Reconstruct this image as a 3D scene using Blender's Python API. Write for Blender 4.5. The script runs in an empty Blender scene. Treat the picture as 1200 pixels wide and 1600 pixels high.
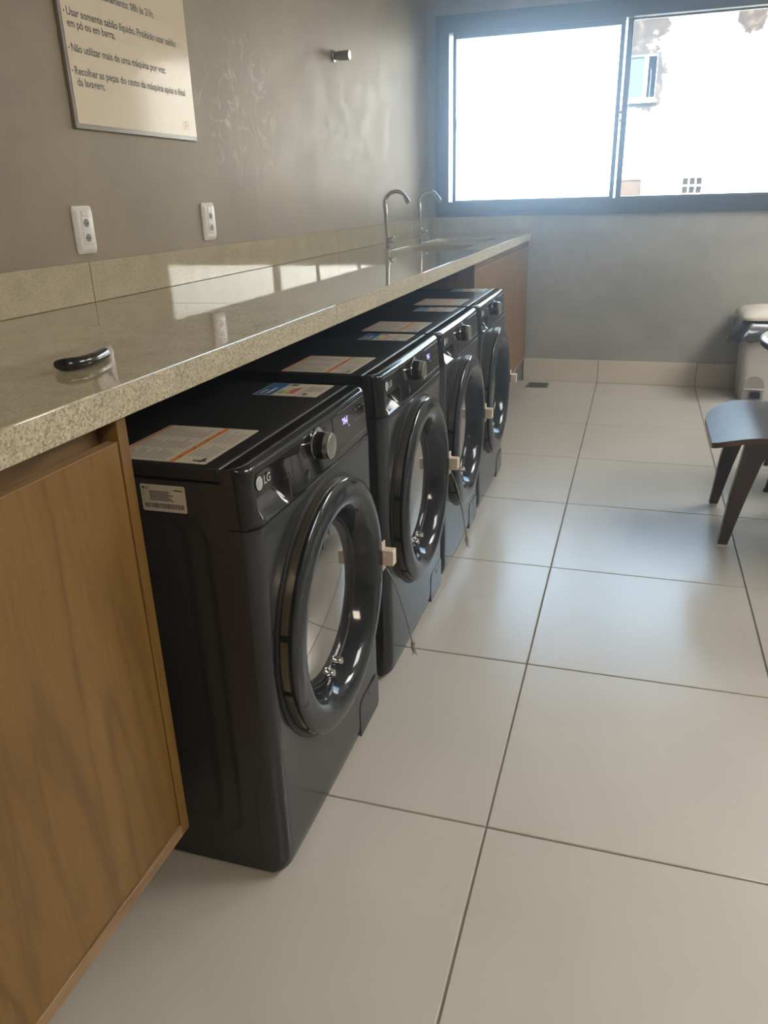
import bpy, bmesh, math, random
from mathutils import Vector, Matrix
random.seed(7)
SC = bpy.context.scene
COL = SC.collection
PI = math.pi

# ------------------------------------------------------------------ camera
cam_d = bpy.data.cameras.new('camera'); cam = bpy.data.objects.new('camera', cam_d); COL.objects.link(cam)
_r = Vector((0.95474726, 0.29607868, -0.02819714)); _u = Vector((-0.08607169, 0.36580508, 0.92670292)); _f = Vector((-0.28469164, 0.8823401, -0.37473539))
cam.matrix_world = Matrix(((_r.x, _u.x, -_f.x, 1.41577783), (_r.y, _u.y, -_f.y, -0.44261308), (_r.z, _u.z, -_f.z, 1.23889518), (0, 0, 0, 1)))
cam_d.sensor_fit = 'VERTICAL'; cam_d.sensor_height = 24.0; cam_d.lens = 1212.286 / 1600 * 24.0
cam_d.clip_start = 0.02; cam_d.clip_end = 200
SC.camera = cam

# ------------------------------------------------------------------ world, sun, lamps, exposure
W = bpy.data.worlds.new('sky'); SC.world = W; W.use_nodes = True
bg = W.node_tree.nodes['Background']
bg.inputs['Color'].default_value = (0.52, 0.76, 1.0, 1); bg.inputs['Strength'].default_value = 9.0
sd = bpy.data.lights.new('sun', 'SUN'); sd.energy = 38; sd.angle = math.radians(0.5); sd.color = (1.0, 0.94, 0.84)
sun = bpy.data.objects.new('sun', sd); COL.objects.link(sun)
sun.rotation_euler = (math.radians(42), 0, math.radians(-14))      # from high behind the building onto the facade opposite
pd = bpy.data.lights.new('window_portal', 'AREA'); pd.shape = 'RECTANGLE'; pd.size = 2.2; pd.size_y = 1.15
pd.cycles.is_portal = True
po = bpy.data.objects.new('window_portal', pd); COL.objects.link(po)
po.location = (1.17, 5.36, 1.7); po.rotation_euler = (math.radians(-90), 0, 0)
SC.view_settings.view_transform = 'Standard'; SC.view_settings.look = 'None'
SC.view_settings.gamma = 1; SC.view_settings.use_curve_mapping = False
SC.view_settings.exposure = 0.0
FILL_COLOR = (1.0, 0.86, 0.66)  # tint of the added fill lamp behind the camera

# ------------------------------------------------------------------ materials
MATS = {}
def newmat(name):
    m = bpy.data.materials.new(name); m.use_nodes = True
    MATS[name] = m
    nt = m.node_tree; b = nt.nodes['Principled BSDF']
    return m, nt, b
def mat(name, col, rough=0.5, metal=0.0, spec=None, coat=0.0, coat_r=0.03, emit=None, es=0, ior=None, var=0.06, vs=40.0):
    m, nt, b = newmat(name)
    c = (*col, 1)
    # every material is procedural: a faint noise breaks up the base colour
    n = nt.nodes.new('ShaderNodeTexNoise'); n.inputs['Scale'].default_value = vs
    tc = nt.nodes.new('ShaderNodeTexCoord'); nt.links.new(tc.outputs['Object'], n.inputs['Vector'])
    mx = nt.nodes.new('ShaderNodeMix'); mx.data_type = 'RGBA'
    mx.inputs[6].default_value = tuple(x * (1 - var) for x in col) + (1,)
    mx.inputs[7].default_value = tuple(min(1, x * (1 + var)) for x in col) + (1,)
    nt.links.new(n.outputs['Fac'], mx.inputs[0]); nt.links.new(mx.outputs[2], b.inputs['Base Color'])
    b.inputs['Roughness'].default_value = rough; b.inputs['Metallic'].default_value = metal
    if spec is not None: b.inputs['Specular IOR Level'].default_value = spec
    if ior is not None: b.inputs['IOR'].default_value = ior
    b.inputs['Coat Weight'].default_value = coat; b.inputs['Coat Roughness'].default_value = coat_r
    if emit:
        b.inputs['Emission Color'].default_value = (*emit, 1); b.inputs['Emission Strength'].default_value = es
    return m
def N(nt, t, **k):
    n = nt.nodes.new(t)
    for a, v in k.items():
        if a in n.inputs: n.inputs[a].default_value = v
        else: setattr(n, a, v)
    return n
def ramp(nt, fac, stops):
    r = nt.nodes.new('ShaderNodeValToRGB'); e = r.color_ramp.elements
    while len(e) < len(stops): e.new(0.5)
    for i, (p, c) in enumerate(stops): e[i].position = p; e[i].color = (*c, 1) if len(c) == 3 else c
    nt.links.new(fac, r.inputs[0]); return r.outputs[0]
def mixc(nt, fac, a, b, mode='MIX'):
    m = nt.nodes.new('ShaderNodeMix'); m.data_type = 'RGBA'; m.blend_type = mode
    for s, v in ((0, fac), (6, a), (7, b)):
        if hasattr(v, 'default_value') or hasattr(v, 'links'): nt.links.new(v, m.inputs[s])
        elif s == 0: m.inputs[0].default_value = v
        else: m.inputs[s].default_value = (*v, 1)
    return m.outputs[2]
def coords(nt, kind='Object', scale=(1, 1, 1)):
    tc = nt.nodes.new('ShaderNodeTexCoord'); mp = nt.nodes.new('ShaderNodeMapping')
    mp.inputs['Scale'].default_value = scale
    if kind == 'World':
        g = nt.nodes.new('ShaderNodeNewGeometry'); nt.links.new(g.outputs['Position'], mp.inputs[0])
    else: nt.links.new(tc.outputs[kind], mp.inputs[0])
    return mp.outputs[0]
def bump(nt, b, h, strength=0.2, dist=0.002):
    n = N(nt, 'ShaderNodeBump'); n.inputs['Strength'].default_value = strength; n.inputs['Distance'].default_value = dist
    nt.links.new(h, n.inputs['Height']); nt.links.new(n.outputs[0], b.inputs['Normal'])
def mathn(nt, op, a, b=None, clamp=False):
    m = nt.nodes.new('ShaderNodeMath'); m.operation = op; m.use_clamp = clamp
    for i, v in enumerate((a, b)):
        if v is None: continue
        if isinstance(v, (int, float)): m.inputs[i].default_value = v
        else: nt.links.new(v, m.inputs[i])
    return m.outputs[0]

def m_plaster(name, base, scuff):
    m, nt, b = newmat(name)
    v = coords(nt, 'World')
    n1 = N(nt, 'ShaderNodeTexNoise', Scale=1.6, Detail=6.0, Roughness=0.62); nt.links.new(v, n1.inputs['Vector'])
    n2 = N(nt, 'ShaderNodeTexNoise', Scale=7.0, Detail=8.0, Roughness=0.6, Distortion=0.8); nt.links.new(v, n2.inputs['Vector'])
    c1 = ramp(nt, n1.outputs['Fac'], [(0.30, tuple(x * 0.84 for x in base)), (0.5, base), (0.72, tuple(x * 1.16 for x in base))])
    c2 = ramp(nt, n2.outputs['Fac'], [(0.3, (0.88, 0.88, 0.88)), (0.7, (1.1, 1.1, 1.1))])
    c = mixc(nt, 1.0, c1, c2, 'MULTIPLY')
    if scuff:
        # trowel scuffs: thin curved paler strokes inside one worn patch of the wall
        sep = N(nt, 'ShaderNodeVectorMath', operation='SUBTRACT'); nt.links.new(v, sep.inputs[0]); sep.inputs[1].default_value = (0, 2.40, 1.55)
        sc = N(nt, 'ShaderNodeVectorMath', operation='MULTIPLY'); nt.links.new(sep.outputs[0], sc.inputs[0]); sc.inputs[1].default_value = (0, 2.2, 2.9)
        ln = N(nt, 'ShaderNodeVectorMath', operation='LENGTH'); nt.links.new(sc.outputs[0], ln.inputs[0])
        mask = ramp(nt, ln.outputs['Value'], [(0.25, (1, 1, 1)), (1.0, (0, 0, 0))])
        n3 = N(nt, 'ShaderNodeTexNoise', Scale=3.6, Detail=4.0, Roughness=0.55, Distortion=2.4); nt.links.new(v, n3.inputs['Vector'])
        line = ramp(nt, n3.outputs['Fac'], [(0.475, (0, 0, 0)), (0.50, (1, 1, 1)), (0.535, (0, 0, 0))])
        n4 = N(nt, 'ShaderNodeTexNoise', Scale=16.0, Detail=3.0); nt.links.new(v, n4.inputs['Vector'])
        brk = ramp(nt, n4.outputs['Fac'], [(0.40, (0, 0, 0)), (0.55, (1, 1, 1))])
        f = mathn(nt, 'MULTIPLY', mathn(nt, 'MULTIPLY', mask, line), brk)
        f = mathn(nt, 'MULTIPLY', f, 0.9)
        c = mixc(nt, f, c, (0.46, 0.43, 0.37))
    nt.links.new(c, b.inputs['Base Color'])
    r = ramp(nt, n2.outputs['Fac'], [(0.3, (0.46, 0.46, 0.46)), (0.7, (0.60, 0.60, 0.60))])
    nt.links.new(r, b.inputs['Roughness'])
    bump(nt, b, n2.outputs['Fac'], 0.25, 0.004)
    return m
def m_granite(name, rough, coat=0.0, soft=0.0):
    m, nt, b = newmat(name)
    v = coords(nt, 'World')
    vo = N(nt, 'ShaderNodeTexVoronoi', Scale=330.0); nt.links.new(v, vo.inputs['Vector'])
    n1 = N(nt, 'ShaderNodeTexNoise', Scale=190.0, Detail=3.0, Roughness=0.7); nt.links.new(v, n1.inputs['Vector'])
    n2 = N(nt, 'ShaderNodeTexNoise', Scale=14.0, Detail=5.0); nt.links.new(v, n2.inputs['Vector'])
    bw = N(nt, 'ShaderNodeRGBToBW'); nt.links.new(vo.outputs['Color'], bw.inputs[0])
    mixv = mathn(nt, 'ADD', mathn(nt, 'MULTIPLY', bw.outputs[0], 0.45), mathn(nt, 'MULTIPLY', n1.outputs['Fac'], 0.6))
    c = ramp(nt, mixv, [(0.30, (0.15, 0.125, 0.08)), (0.42, (0.34, 0.295, 0.20)), (0.55, (0.46, 0.41, 0.29)), (0.75, (0.60, 0.55, 0.42))])
    c = mixc(nt, soft, c, (0.40, 0.345, 0.235))
    c2 = ramp(nt, n2.outputs['Fac'], [(0.3, (0.88, 0.88, 0.88)), (0.7, (1.08, 1.08, 1.08))])
    nt.links.new(mixc(nt, 1.0, c, c2, 'MULTIPLY'), b.inputs['Base Color'])
    b.inputs['Roughness'].default_value = rough; b.inputs['IOR'].default_value = 1.62
    b.inputs['Coat Weight'].default_value = coat; b.inputs['Coat Roughness'].default_value = 0.03
    return m
def m_wood(name, base, dark, axis='Z', rough=0.42):
    m, nt, b = newmat(name)
    s = {'Z': (9, 9, 0.75), 'Y': (9, 0.75, 9), 'X': (0.75, 9, 9)}[axis]
    v = coords(nt, 'World', s)
    n1 = N(nt, 'ShaderNodeTexNoise', Scale=0.9, Detail=3.0, Roughness=0.5, Distortion=0.9); nt.links.new(v, n1.inputs['Vector'])
    sc = N(nt, 'ShaderNodeMath', operation='MULTIPLY'); nt.links.new(n1.outputs['Fac'], sc.inputs[0]); sc.inputs[1].default_value = 12.0
    fr = N(nt, 'ShaderNodeMath', operation='PINGPONG'); nt.links.new(sc.outputs[0], fr.inputs[0]); fr.inputs[1].default_value = 1.0
    s2 = tuple(x * 12 for x in s)
    v2 = coords(nt, 'World', s2)
    n2 = N(nt, 'ShaderNodeTexNoise', Scale=1.2, Detail=4.0, Roughness=0.7); nt.links.new(v2, n2.inputs['Vector'])
    c1 = ramp(nt, fr.outputs[0], [(0.0, dark), (0.35, tuple((a * 0.6 + d * 0.4) for a, d in zip(base, dark))), (0.8, base)])
    c2 = ramp(nt, n2.outputs['Fac'], [(0.3, (0.84, 0.84, 0.84)), (0.65, (1.08, 1.08, 1.08))])
    nt.links.new(mixc(nt, 1.0, c1, c2, 'MULTIPLY'), b.inputs['Base Color'])
    b.inputs['Roughness'].default_value = rough
    bump(nt, b, n2.outputs['Fac'], 0.12, 0.001)
    return m
def m_tile(name, base, rough):
    m, nt, b = newmat(name)
    v = coords(nt, 'World')
    n1 = N(nt, 'ShaderNodeTexNoise', Scale=2.2, Detail=5.0); nt.links.new(v, n1.inputs['Vector'])
    n2 = N(nt, 'ShaderNodeTexNoise', Scale=900.0, Detail=1.0); nt.links.new(v, n2.inputs['Vector'])
    c1 = ramp(nt, n1.outputs['Fac'], [(0.3, tuple(x * 0.94 for x in base)), (0.7, tuple(x * 1.05 for x in base))])
    nt.links.new(c1, b.inputs['Base Color'])
    b.inputs['Roughness'].default_value = rough
    b.inputs['IOR'].default_value = 1.55
    return m
def m_glass(name, tint=(1, 1, 1), rough=0.0, ior=1.45):
    m = bpy.data.materials.new(name); m.use_nodes = True; nt = m.node_tree; nt.nodes.clear()
    out = N(nt, 'ShaderNodeOutputMaterial'); tr = N(nt, 'ShaderNodeBsdfTransparent'); tr.inputs[0].default_value = (*tint, 1)
    gl = N(nt, 'ShaderNodeBsdfGlossy'); gl.inputs['Roughness'].default_value = rough
    fr = N(nt, 'ShaderNodeFresnel', IOR=ior); mx = N(nt, 'ShaderNodeMixShader')
    nt.links.new(fr.outputs[0], mx.inputs[0]); nt.links.new(tr.outputs[0], mx.inputs[1]); nt.links.new(gl.outputs[0], mx.inputs[2])
    nt.links.new(mx.outputs[0], out.inputs[0]); MATS[name] = m
    return m

M_WALL = m_plaster('burnished_plaster', (0.245, 0.198, 0.135), True)
M_WALLF = m_plaster('burnished_plaster_grey', (0.335, 0.33, 0.295), False)
M_CEIL = mat('ceiling_paint', (0.62, 0.60, 0.56), 0.8)
M_GRAN = m_granite('polished_granite', 0.035, soft=0.6)
M_GRANE = m_granite('honed_granite', 0.4)
M_WOOD = m_wood('oak_laminate', (0.20, 0.108, 0.024), (0.142, 0.072, 0.017))
M_WOODH = m_wood('oak_laminate_edge', (0.29, 0.18, 0.088), (0.21, 0.12, 0.052), 'Y')
M_TILE = m_tile('porcelain_tile', (0.485, 0.465, 0.42), 0.25)
M_TILEB = m_tile('skirting_porcelain', (0.60, 0.53, 0.44), 0.3)
M_GROUT = mat('grout', (0.19, 0.165, 0.14), 0.85)
M_ALU = mat('window_aluminium', (0.06, 0.068, 0.078), 0.42, 0.3)
M_GLASS = m_glass('window_glass')
M_BODY = mat('washer_graphite', (0.036, 0.034, 0.034), 0.38, 0.25, var=0.03)
M_TOP = mat('washer_top', (0.016, 0.016, 0.017), 0.24, 0.0)
M_FRONT = mat('washer_front', (0.034, 0.037, 0.042), 0.17, 0.25, var=0.02)
M_PANEL = mat('piano_black', (0.008, 0.008, 0.009), 0.05, 0.0, ior=1.5)
M_RING = mat('door_ring_gloss', (0.020, 0.023, 0.028), 0.08, 0.15, ior=1.5)
M_RUB = mat('black_rubber', (0.012, 0.012, 0.013), 0.5)
M_RIM = mat('smoked_chrome', (0.20, 0.18, 0.145), 0.28, 0.8)
M_CHROME = mat('chrome', (0.62, 0.62, 0.62), 0.10, 1.0, var=0.01)
M_STEEL = mat('brushed_steel', (0.42, 0.41, 0.39), 0.28, 1.0)
M_DOME = mat('door_glass', (0.40, 0.385, 0.37), 0.04, 0.95, var=0.02)
M_DARK = mat('dark_plastic', (0.02, 0.02, 0.022), 0.35)
M_WHITEP = mat('white_plastic', (0.70, 0.68, 0.63), 0.28)
M_SOCK = mat('socket_grey', (0.20, 0.19, 0.17), 0.4)
M_HOLE = mat('socket_hole', (0.01, 0.01, 0.01), 0.7)
M_PAPER = mat('label_paper', (0.48, 0.43, 0.35), 0.45)
M_ORANGE = mat('label_orange', (0.55, 0.17, 0.03), 0.45)
M_INK = mat('ink', (0.035, 0.035, 0.04), 0.5)
M_INKG = mat('ink_grey', (0.24, 0.22, 0.19), 0.5)
M_BLUE = mat('label_blue', (0.03, 0.10, 0.24), 0.4)
M_GREEN = mat('label_green', (0.05, 0.28, 0.08), 0.4)
M_YEL = mat('label_yellow', (0.55, 0.45, 0.05), 0.4)
M_RED = mat('label_red', (0.48, 0.05, 0.03), 0.4)
M_LOGO = mat('logo_silver', (0.50, 0.50, 0.49), 0.4, 0.2)
M_LED = mat('display_led', (0.4, 0.4, 0.8), 0.4, emit=(0.42, 0.38, 1.0), es=2.0)
M_LEDW = mat('display_led_white', (0.7, 0.7, 0.8), 0.4, emit=(0.8, 0.8, 1.0), es=0.9)
M_SIGN = mat('sign_acrylic', (0.72, 0.62, 0.48), 0.12, spec=0.4)
M_SIGNE = mat('sign_edge', (0.30, 0.28, 0.25), 0.2)
M_PINK = mat('ink_pink', (0.55, 0.28, 0.20), 0.4)
M_BEIGE = mat('clasp_plastic', (0.62, 0.52, 0.42), 0.4)
M_CABLE = mat('steel_cable', (0.30, 0.30, 0.27), 0.4, 0.7)
M_HANDLE = mat('black_lacquer', (0.012, 0.012, 0.012), 0.14, coat=0.6)
M_STOOL = m_wood('dark_stained_wood', (0.12, 0.060, 0.040), (0.07, 0.034, 0.024), 'X', 0.33)
M_STOOLL = m_wood('dark_stained_leg', (0.055, 0.035, 0.028), (0.03, 0.018, 0.015), 'Z', 0.35)
M_BIN = mat('bin_plastic', (0.50, 0.48, 0.45), 0.38)
M_LID = mat('bin_lid_plastic', (0.66, 0.62, 0.53), 0.4)
M_BAG = mat('bin_bag_film', (0.02, 0.027, 0.03), 0.22, coat=0.5)
M_TABLE = mat('table_laminate', (0.66, 0.66, 0.66), 0.12)
M_BLACKM = mat('black_metal', (0.02, 0.02, 0.025), 0.35, 0.5)
M_DRAIN = mat('drain_steel', (0.20, 0.19, 0.175), 0.4, 0.7)
M_MINT = mat('mint_blind', (0.032, 0.042, 0.036), 0.6)
M_BLIND2 = mat('grey_blind', (0.09, 0.11, 0.14), 0.7)
M_OPENING = mat('glare_greyed_opening', (0.06, 0.085, 0.12), 0.8)  # dark window opening, with the glare over it put into the blue-grey
M_PVC = mat('white_pvc', (0.75, 0.75, 0.73), 0.4)
M_BRICKP = mat('patched_brick', (0.06, 0.034, 0.018), 0.8, var=0.6, vs=7)
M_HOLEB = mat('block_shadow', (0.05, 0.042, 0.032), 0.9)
M_ASPH = mat('courtyard_ground', (0.35, 0.33, 0.30), 0.9)

# ------------------------------------------------------------------ helpers
def wpos(o):
    p = Vector((0, 0, 0))
    while o is not None: p += o.location; o = o.parent
    return p
def link(name, bm, m, parent=None, smooth=False, loc=None):
    """one mesh object; bmesh given in world coordinates; origin at parent's origin"""
    me = bpy.data.meshes.new(name)
    bmesh.ops.recalc_face_normals(bm, faces=bm.faces)
    off = wpos(parent) if parent is not None else (Vector(loc) if loc is not None else Vector((0, 0, 0)))
    bmesh.ops.translate(bm, verts=bm.verts, vec=-off)
    bm.to_mesh(me); bm.free()
    for mm in (m if isinstance(m, (list, tuple)) else [m]): me.materials.append(mm)
    if smooth:
        for p in me.polygons: p.use_smooth = True
    o = bpy.data.objects.new(name, me); COL.objects.link(o)
    if parent is not None: o.parent = parent
    elif loc is not None: o.location = loc
    return o
def tag(o, label=None, cat=None, group=None, kind=None):
    if label: o['label'] = label
    if cat: o['category'] = cat
    if group: o['group'] = group
    if kind: o['kind'] = kind
    return o
def thing(name, label, cat, loc, group=None):
    o = bpy.data.objects.new(name, None); COL.objects.link(o); o.location = loc; o.empty_display_size = 0.05
    return tag(o, label, cat, group)
def addbox(bm, a, b, bev=0.0, seg=2, mi=0):
    vs = [bm.verts.new((x, y, z)) for x in (a[0], b[0]) for y in (a[1], b[1]) for z in (a[2], b[2])]
    fs = []
    for q in ((0, 1, 3, 2), (4, 6, 7, 5), (0, 4, 5, 1), (2, 3, 7, 6), (0, 2, 6, 4), (1, 5, 7, 3)):
        f = bm.faces.new([vs[i] for i in q]); f.material_index = mi; fs.append(f)
    if bev:
        es = list({e for f in fs for e in f.edges})
        bmesh.ops.bevel(bm, geom=es, offset=bev, segments=seg, affect='EDGES', profile=0.5)
    return fs
def box(name, a, b, m, parent=None, bev=0.0, seg=2, smooth=False):
    bm = bmesh.new(); addbox(bm, a, b, bev, seg)
    return link(name, bm, m, parent, smooth)
def struct(o): o['kind'] = 'structure'; return o
def frame_of(d):
    d = Vector(d).normalized(); t = Vector((0, 0, 1)) if abs(d.z) < 0.9 else Vector((0, 1, 0))
    u = d.cross(t).normalized(); return u, d.cross(u).normalized(), d
def addlathe(bm, c, axis, prof, n=48, a0=0.0, a1=2 * PI, cap0=False, cap1=False):
    """prof = [(distance along axis, radius)]; swept about axis through c"""
    u, v, d = frame_of(axis); c = Vector(c); full = abs(a1 - a0 - 2 * PI) < 1e-6
    k = n if full else n + 1
    rings = []
    for (h, r) in prof:
        if r < 1e-6: rings.append([bm.verts.new(c + d * h)] * k); continue
        rings.append([bm.verts.new(c + d * h + (u * math.cos(a0 + (a1 - a0) * i / n) + v * math.sin(a0 + (a1 - a0) * i / n)) * r) for i in range(k)])
    for j in range(len(rings) - 1):
        A, B = rings[j], rings[j + 1]
        for i in range(n):
            i2 = (i + 1) % k
            q = [A[i], A[i2], B[i2], B[i]]; q2 = []
            for w in q:
                if w not in q2: q2.append(w)
            if len(q2) >= 3: bm.faces.new(q2)
    if cap0 and full and prof[0][1] > 1e-6: bm.faces.new(rings[0])
    if cap1 and full and prof[-1][1] > 1e-6: bm.faces.new(rings[-1])
    if not full and len(prof) > 2:
        for i in (0, k - 1):
            try: bm.faces.new([r[i] for r in rings])
            except ValueError: pass
def lathe(name, c, axis, prof, m, parent=None, n=48, smooth=True, **k):
    bm = bmesh.new(); addlathe(bm, c, axis, prof, n, **k)
    o = link(name, bm, m, parent, smooth); 
    if smooth: sharp(o)
    return o
def sharp(o, ang=35):
    me = o.data
    bm = bmesh.new(); bm.from_mesh(me)
    for e in bm.edges:
        if len(e.link_faces) == 2 and e.calc_face_angle(0) > math.radians(ang): e.smooth = False
    bm.to_mesh(me); bm.free()
    return o
def addtube(bm, pts, r, n=12, caps=True, flat=1.0):
    pts = [Vector(p) for p in pts]; rings = []; up = None
    for i, p in enumerate(pts):
        t = (pts[min(i + 1, len(pts) - 1)] - pts[max(i - 1, 0)]).normalized()
        if up is None: up = Vector((0, 0, 1)) if abs(t.z) < 0.9 else Vector((0, 1, 0))
        u = t.cross(up).normalized(); v = u.cross(t).normalized(); up = v
        rr = r[i] if isinstance(r, (list, tuple)) else r
        rings.append([bm.verts.new(p + u * rr * math.cos(2 * PI * k / n) + v * rr * flat * math.sin(2 * PI * k / n)) for k in range(n)])
    for a, b in zip(rings, rings[1:]):
        for k in range(n): bm.faces.new((a[k], a[(k + 1) % n], b[(k + 1) % n], b[k]))
    if caps: bm.faces.new(rings[0]); bm.faces.new(rings[-1])
def tube(name, pts, r, m, parent=None, n=12, smooth=True, flat=1.0):
    bm = bmesh.new(); addtube(bm, pts, r, n, True, flat); o = link(name, bm, m, parent, smooth); sharp(o, 50); return o
def addprism(bm, pts, off):
    """closed polygon pts (3-D) extruded by vector off"""
    off = Vector(off); a = [bm.verts.new(p) for p in pts]; b = [bm.verts.new(Vector(p) + off) for p in pts]
    bm.faces.new(a); bm.faces.new(b[::-1]); n = len(a)
    for i in range(n): bm.faces.new((a[i], a[(i + 1) % n], b[(i + 1) % n], b[i]))
def rrect(x0, y0, x1, y1, r, n=6):
    P = []
    for cx, cy, a in ((x1 - r, y1 - r, 0), (x0 + r, y1 - r, 90), (x0 + r, y0 + r, 180), (x1 - r, y0 + r, 270)):
        for i in range(n + 1):
            t = math.radians(a + 90 * i / n); P.append((cx + r * math.cos(t), cy + r * math.sin(t)))
    return P
def grid(bm, nu, nv, fn, close=None):
    V = [[bm.verts.new(fn(i / nu, j / nv)) for j in range(nv + 1)] for i in range(nu + 1)]
    for i in range(nu):
        for j in range(nv): bm.faces.new((V[i][j], V[i + 1][j], V[i + 1][j + 1], V[i][j + 1]))
    return V
def text_mesh(s, size, bold=0.0, extrude=0.0, align='LEFT'):
    c = bpy.data.curves.new('t', 'FONT'); c.body = s; c.size = size; c.offset = bold; c.extrude = extrude; c.align_x = align
    c.resolution_u = 3
    o = bpy.data.objects.new('t', c); COL.objects.link(o)
    dg = bpy.context.evaluated_depsgraph_get(); dg.update()
    me = bpy.data.meshes.new_from_object(o.evaluated_get(dg)); bpy.data.objects.remove(o); bpy.data.curves.remove(c)
    return me
def text(name, s, size, origin, ux, uy, m, parent, bold=0.0, width=None, align='LEFT', extrude=0.0):
    """lettering: ux = reading direction, uy = up direction"""
    me = text_mesh(s, size, bold, extrude, align); ux = Vector(ux); uy = Vector(uy); nz = ux.cross(uy)
    w = max(v.co.x for v in me.vertices) - min(0, min(v.co.x for v in me.vertices)); k = (width / w) if width else 1.0
    off = Vector(origin) - wpos(parent)
    for v in me.vertices: v.co = off + ux * (v.co.x * k) + uy * v.co.y + nz * v.co.z
    me.name = name; me.materials.clear(); me.materials.append(m)
    o = bpy.data.objects.new(name, me); COL.objects.link(o); o.parent = parent
    return o
def decal(name, o, ux, uy, rects, mats, parent, lift=0.0002):
    """flat print: rects (x0,y0,x1,y1,material index, layer) in metres on the plane o + x ux + y uy"""
    bm = bmesh.new(); o = Vector(o); ux = Vector(ux); uy = Vector(uy); nz = ux.cross(uy)
    for (x0, y0, x1, y1, mi, ly) in rects:
        if ly == 0:
            addprism(bm, [o + ux * x + uy * y for x, y in rrect(x0, y0, x1, y1, 0.003, 3)], nz * 0.0004)
            continue
        f = bm.faces.new([bm.verts.new(o + ux * x + uy * y + nz * (0.0004 + lift * ly)) for x, y in ((x0, y0), (x1, y0), (x1, y1), (x0, y1))]); f.material_index = mi
    return link(name, bm, mats, parent)
def copy_tree(o, parent=None):
    c = o.copy(); COL.objects.link(c)
    if parent is not None: c.parent = parent
    for ch in list(o.children): copy_tree(ch, c)
    return c

# ------------------------------------------------------------------ room shell
L = 5.1305          # far wall
XR = 4.45           # right wall
YB = -3.2           # back wall
HC = 2.72           # ceiling
wl = struct(box('wall_left', (-0.15, YB, -0.1), (0, L + 0.15, HC), M_WALL))
struct(box('wall_right', (XR, YB, -0.1), (XR + 0.15, L + 0.15, HC), M_WALLF))
struct(box('wall_back', (-0.15, YB - 0.15, -0.1), (XR + 0.15, YB, HC), M_WALLF))
struct(box('ceiling', (-0.15, YB - 0.15, HC), (XR + 0.15, L + 0.15, HC + 0.12), M_CEIL))
WX0, WX1, WZ0, WZ1 = 0.065, 2.285, 1.108, 2.292
bm = bmesh.new()
for a, b in (((0, L, -0.1), (XR, L + 0.15, WZ0)), ((0, L, WZ1), (XR, L + 0.15, HC)), ((0, L, WZ0), (WX0, L + 0.15, WZ1)), ((WX1, L, WZ0), (XR, L + 0.15, WZ1))):
    addbox(bm, a, b)
struct(link('wall_far', bm, M_WALLF))

# floor: slab of grout with every tile its own piece
TS = 0.6413; X0T = 1.2119; Y0T = 0.8265; GR = 0.0022
fl = struct(box('floor', (-0.15, YB - 0.15, -0.12), (XR + 0.15, L + 0.15, -0.0035), M_GROUT))
def tile_mesh(w, d):
    bm = bmesh.new(); addbox(bm, (0, 0, -0.009), (w, d, 0), 0.0016, 1)
    me = bpy.data.meshes.new('tile'); bmesh.ops.recalc_face_normals(bm, faces=bm.faces); bm.to_mesh(me); bm.free(); me.materials.append(M_TILE); return me
TM = {}
for i in range(-2, 6):
    for j in range(-7, 8):
        x0 = max(0.0, X0T + i * TS + GR); x1 = min(XR, X0T + (i + 1) * TS - GR)
        y0 = max(YB, Y0T + j * TS + GR); y1 = min(L - 0.002, Y0T + (j + 1) * TS - GR)
        if x1 - x0 < 0.03 or y1 - y0 < 0.03: continue
        k = (round(x1 - x0, 4), round(y1 - y0, 4))
        if k not in TM: TM[k] = tile_mesh(*k)
        o = bpy.data.objects.new('tile', TM[k]); COL.objects.link(o); o.parent = fl; o.location = (x0, y0, random.uniform(-0.0003, 0.0003))

# skirting of cut tiles along the far and right walls
bb = struct(box('baseboard_far', (0.70, L - 0.006, 0), (XR, L, 0.156), M_GROUT))
x = X0T - TS
while x < XR:
    a = max(0.70, x + 0.0015); b = min(XR - 0.01, x + TS - 0.0015)
    if b - a > 0.02: box('tile', (a, L - 0.013, 0.001), (b, L - 0.004, 0.158), M_TILEB, bb, 0.0012, 1)
    x += TS
bb = struct(box('baseboard_right', (XR - 0.006, YB, 0), (XR, L - 0.014, 0.156), M_GROUT))
y = Y0T - 6 * TS
while y < L:
    a = max(YB, y + 0.0015); b = min(L - 0.015, y + TS - 0.0015)
    if b - a > 0.02: box('tile', (XR - 0.013, a, 0.001), (XR - 0.004, b, 0.158), M_TILEB, bb, 0.0012, 1)
    y += TS

# ------------------------------------------------------------------ window in the far wall
def rectframe(bm, x0, z0, x1, z1, y0, y1, l, b, r, t, bev=0.002):
    addbox(bm, (x0, y0, z0), (x0 + l, y1, z1), bev, 1); addbox(bm, (x1 - r, y0, z0), (x1, y1, z1), bev, 1)
    addbox(bm, (x0 + l - .001, y0 + .001, z0), (x1 - r + .001, y1 - .001, z0 + b), bev, 1)
    addbox(bm, (x0 + l - .001, y0 + .001, z1 - t), (x1 - r + .001, y1 - .001, z1), bev, 1)
bm = bmesh.new(); rectframe(bm, WX0, WZ0, WX1, WZ1, L - 0.012, L + 0.10, 0.084, 0.092, 0.074, 0.096)
win = struct(link('window_1', bm, M_ALU))
bm = bmesh.new(); rectframe(bm, WX0 - 0.0, WZ0 - 0.0, WX1, WZ1, L - 0.022, L - 0.011, 0.03, 0.028, 0.03, 0.03)
link('window_architrave', bm, M_ALU, win)
bm = bmesh.new(); rectframe(bm, 0.171, 1.198, 1.226, 2.199, L + 0.012, L + 0.036, 0.021, 0.012, 0.026, 0.036, 0.001)
sa = link('sliding_sash', bm, M_ALU, win)
box('glass_pane', (0.190, L + 0.022, 1.208), (1.202, L + 0.027, 2.165), M_GLASS, sa)
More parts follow.
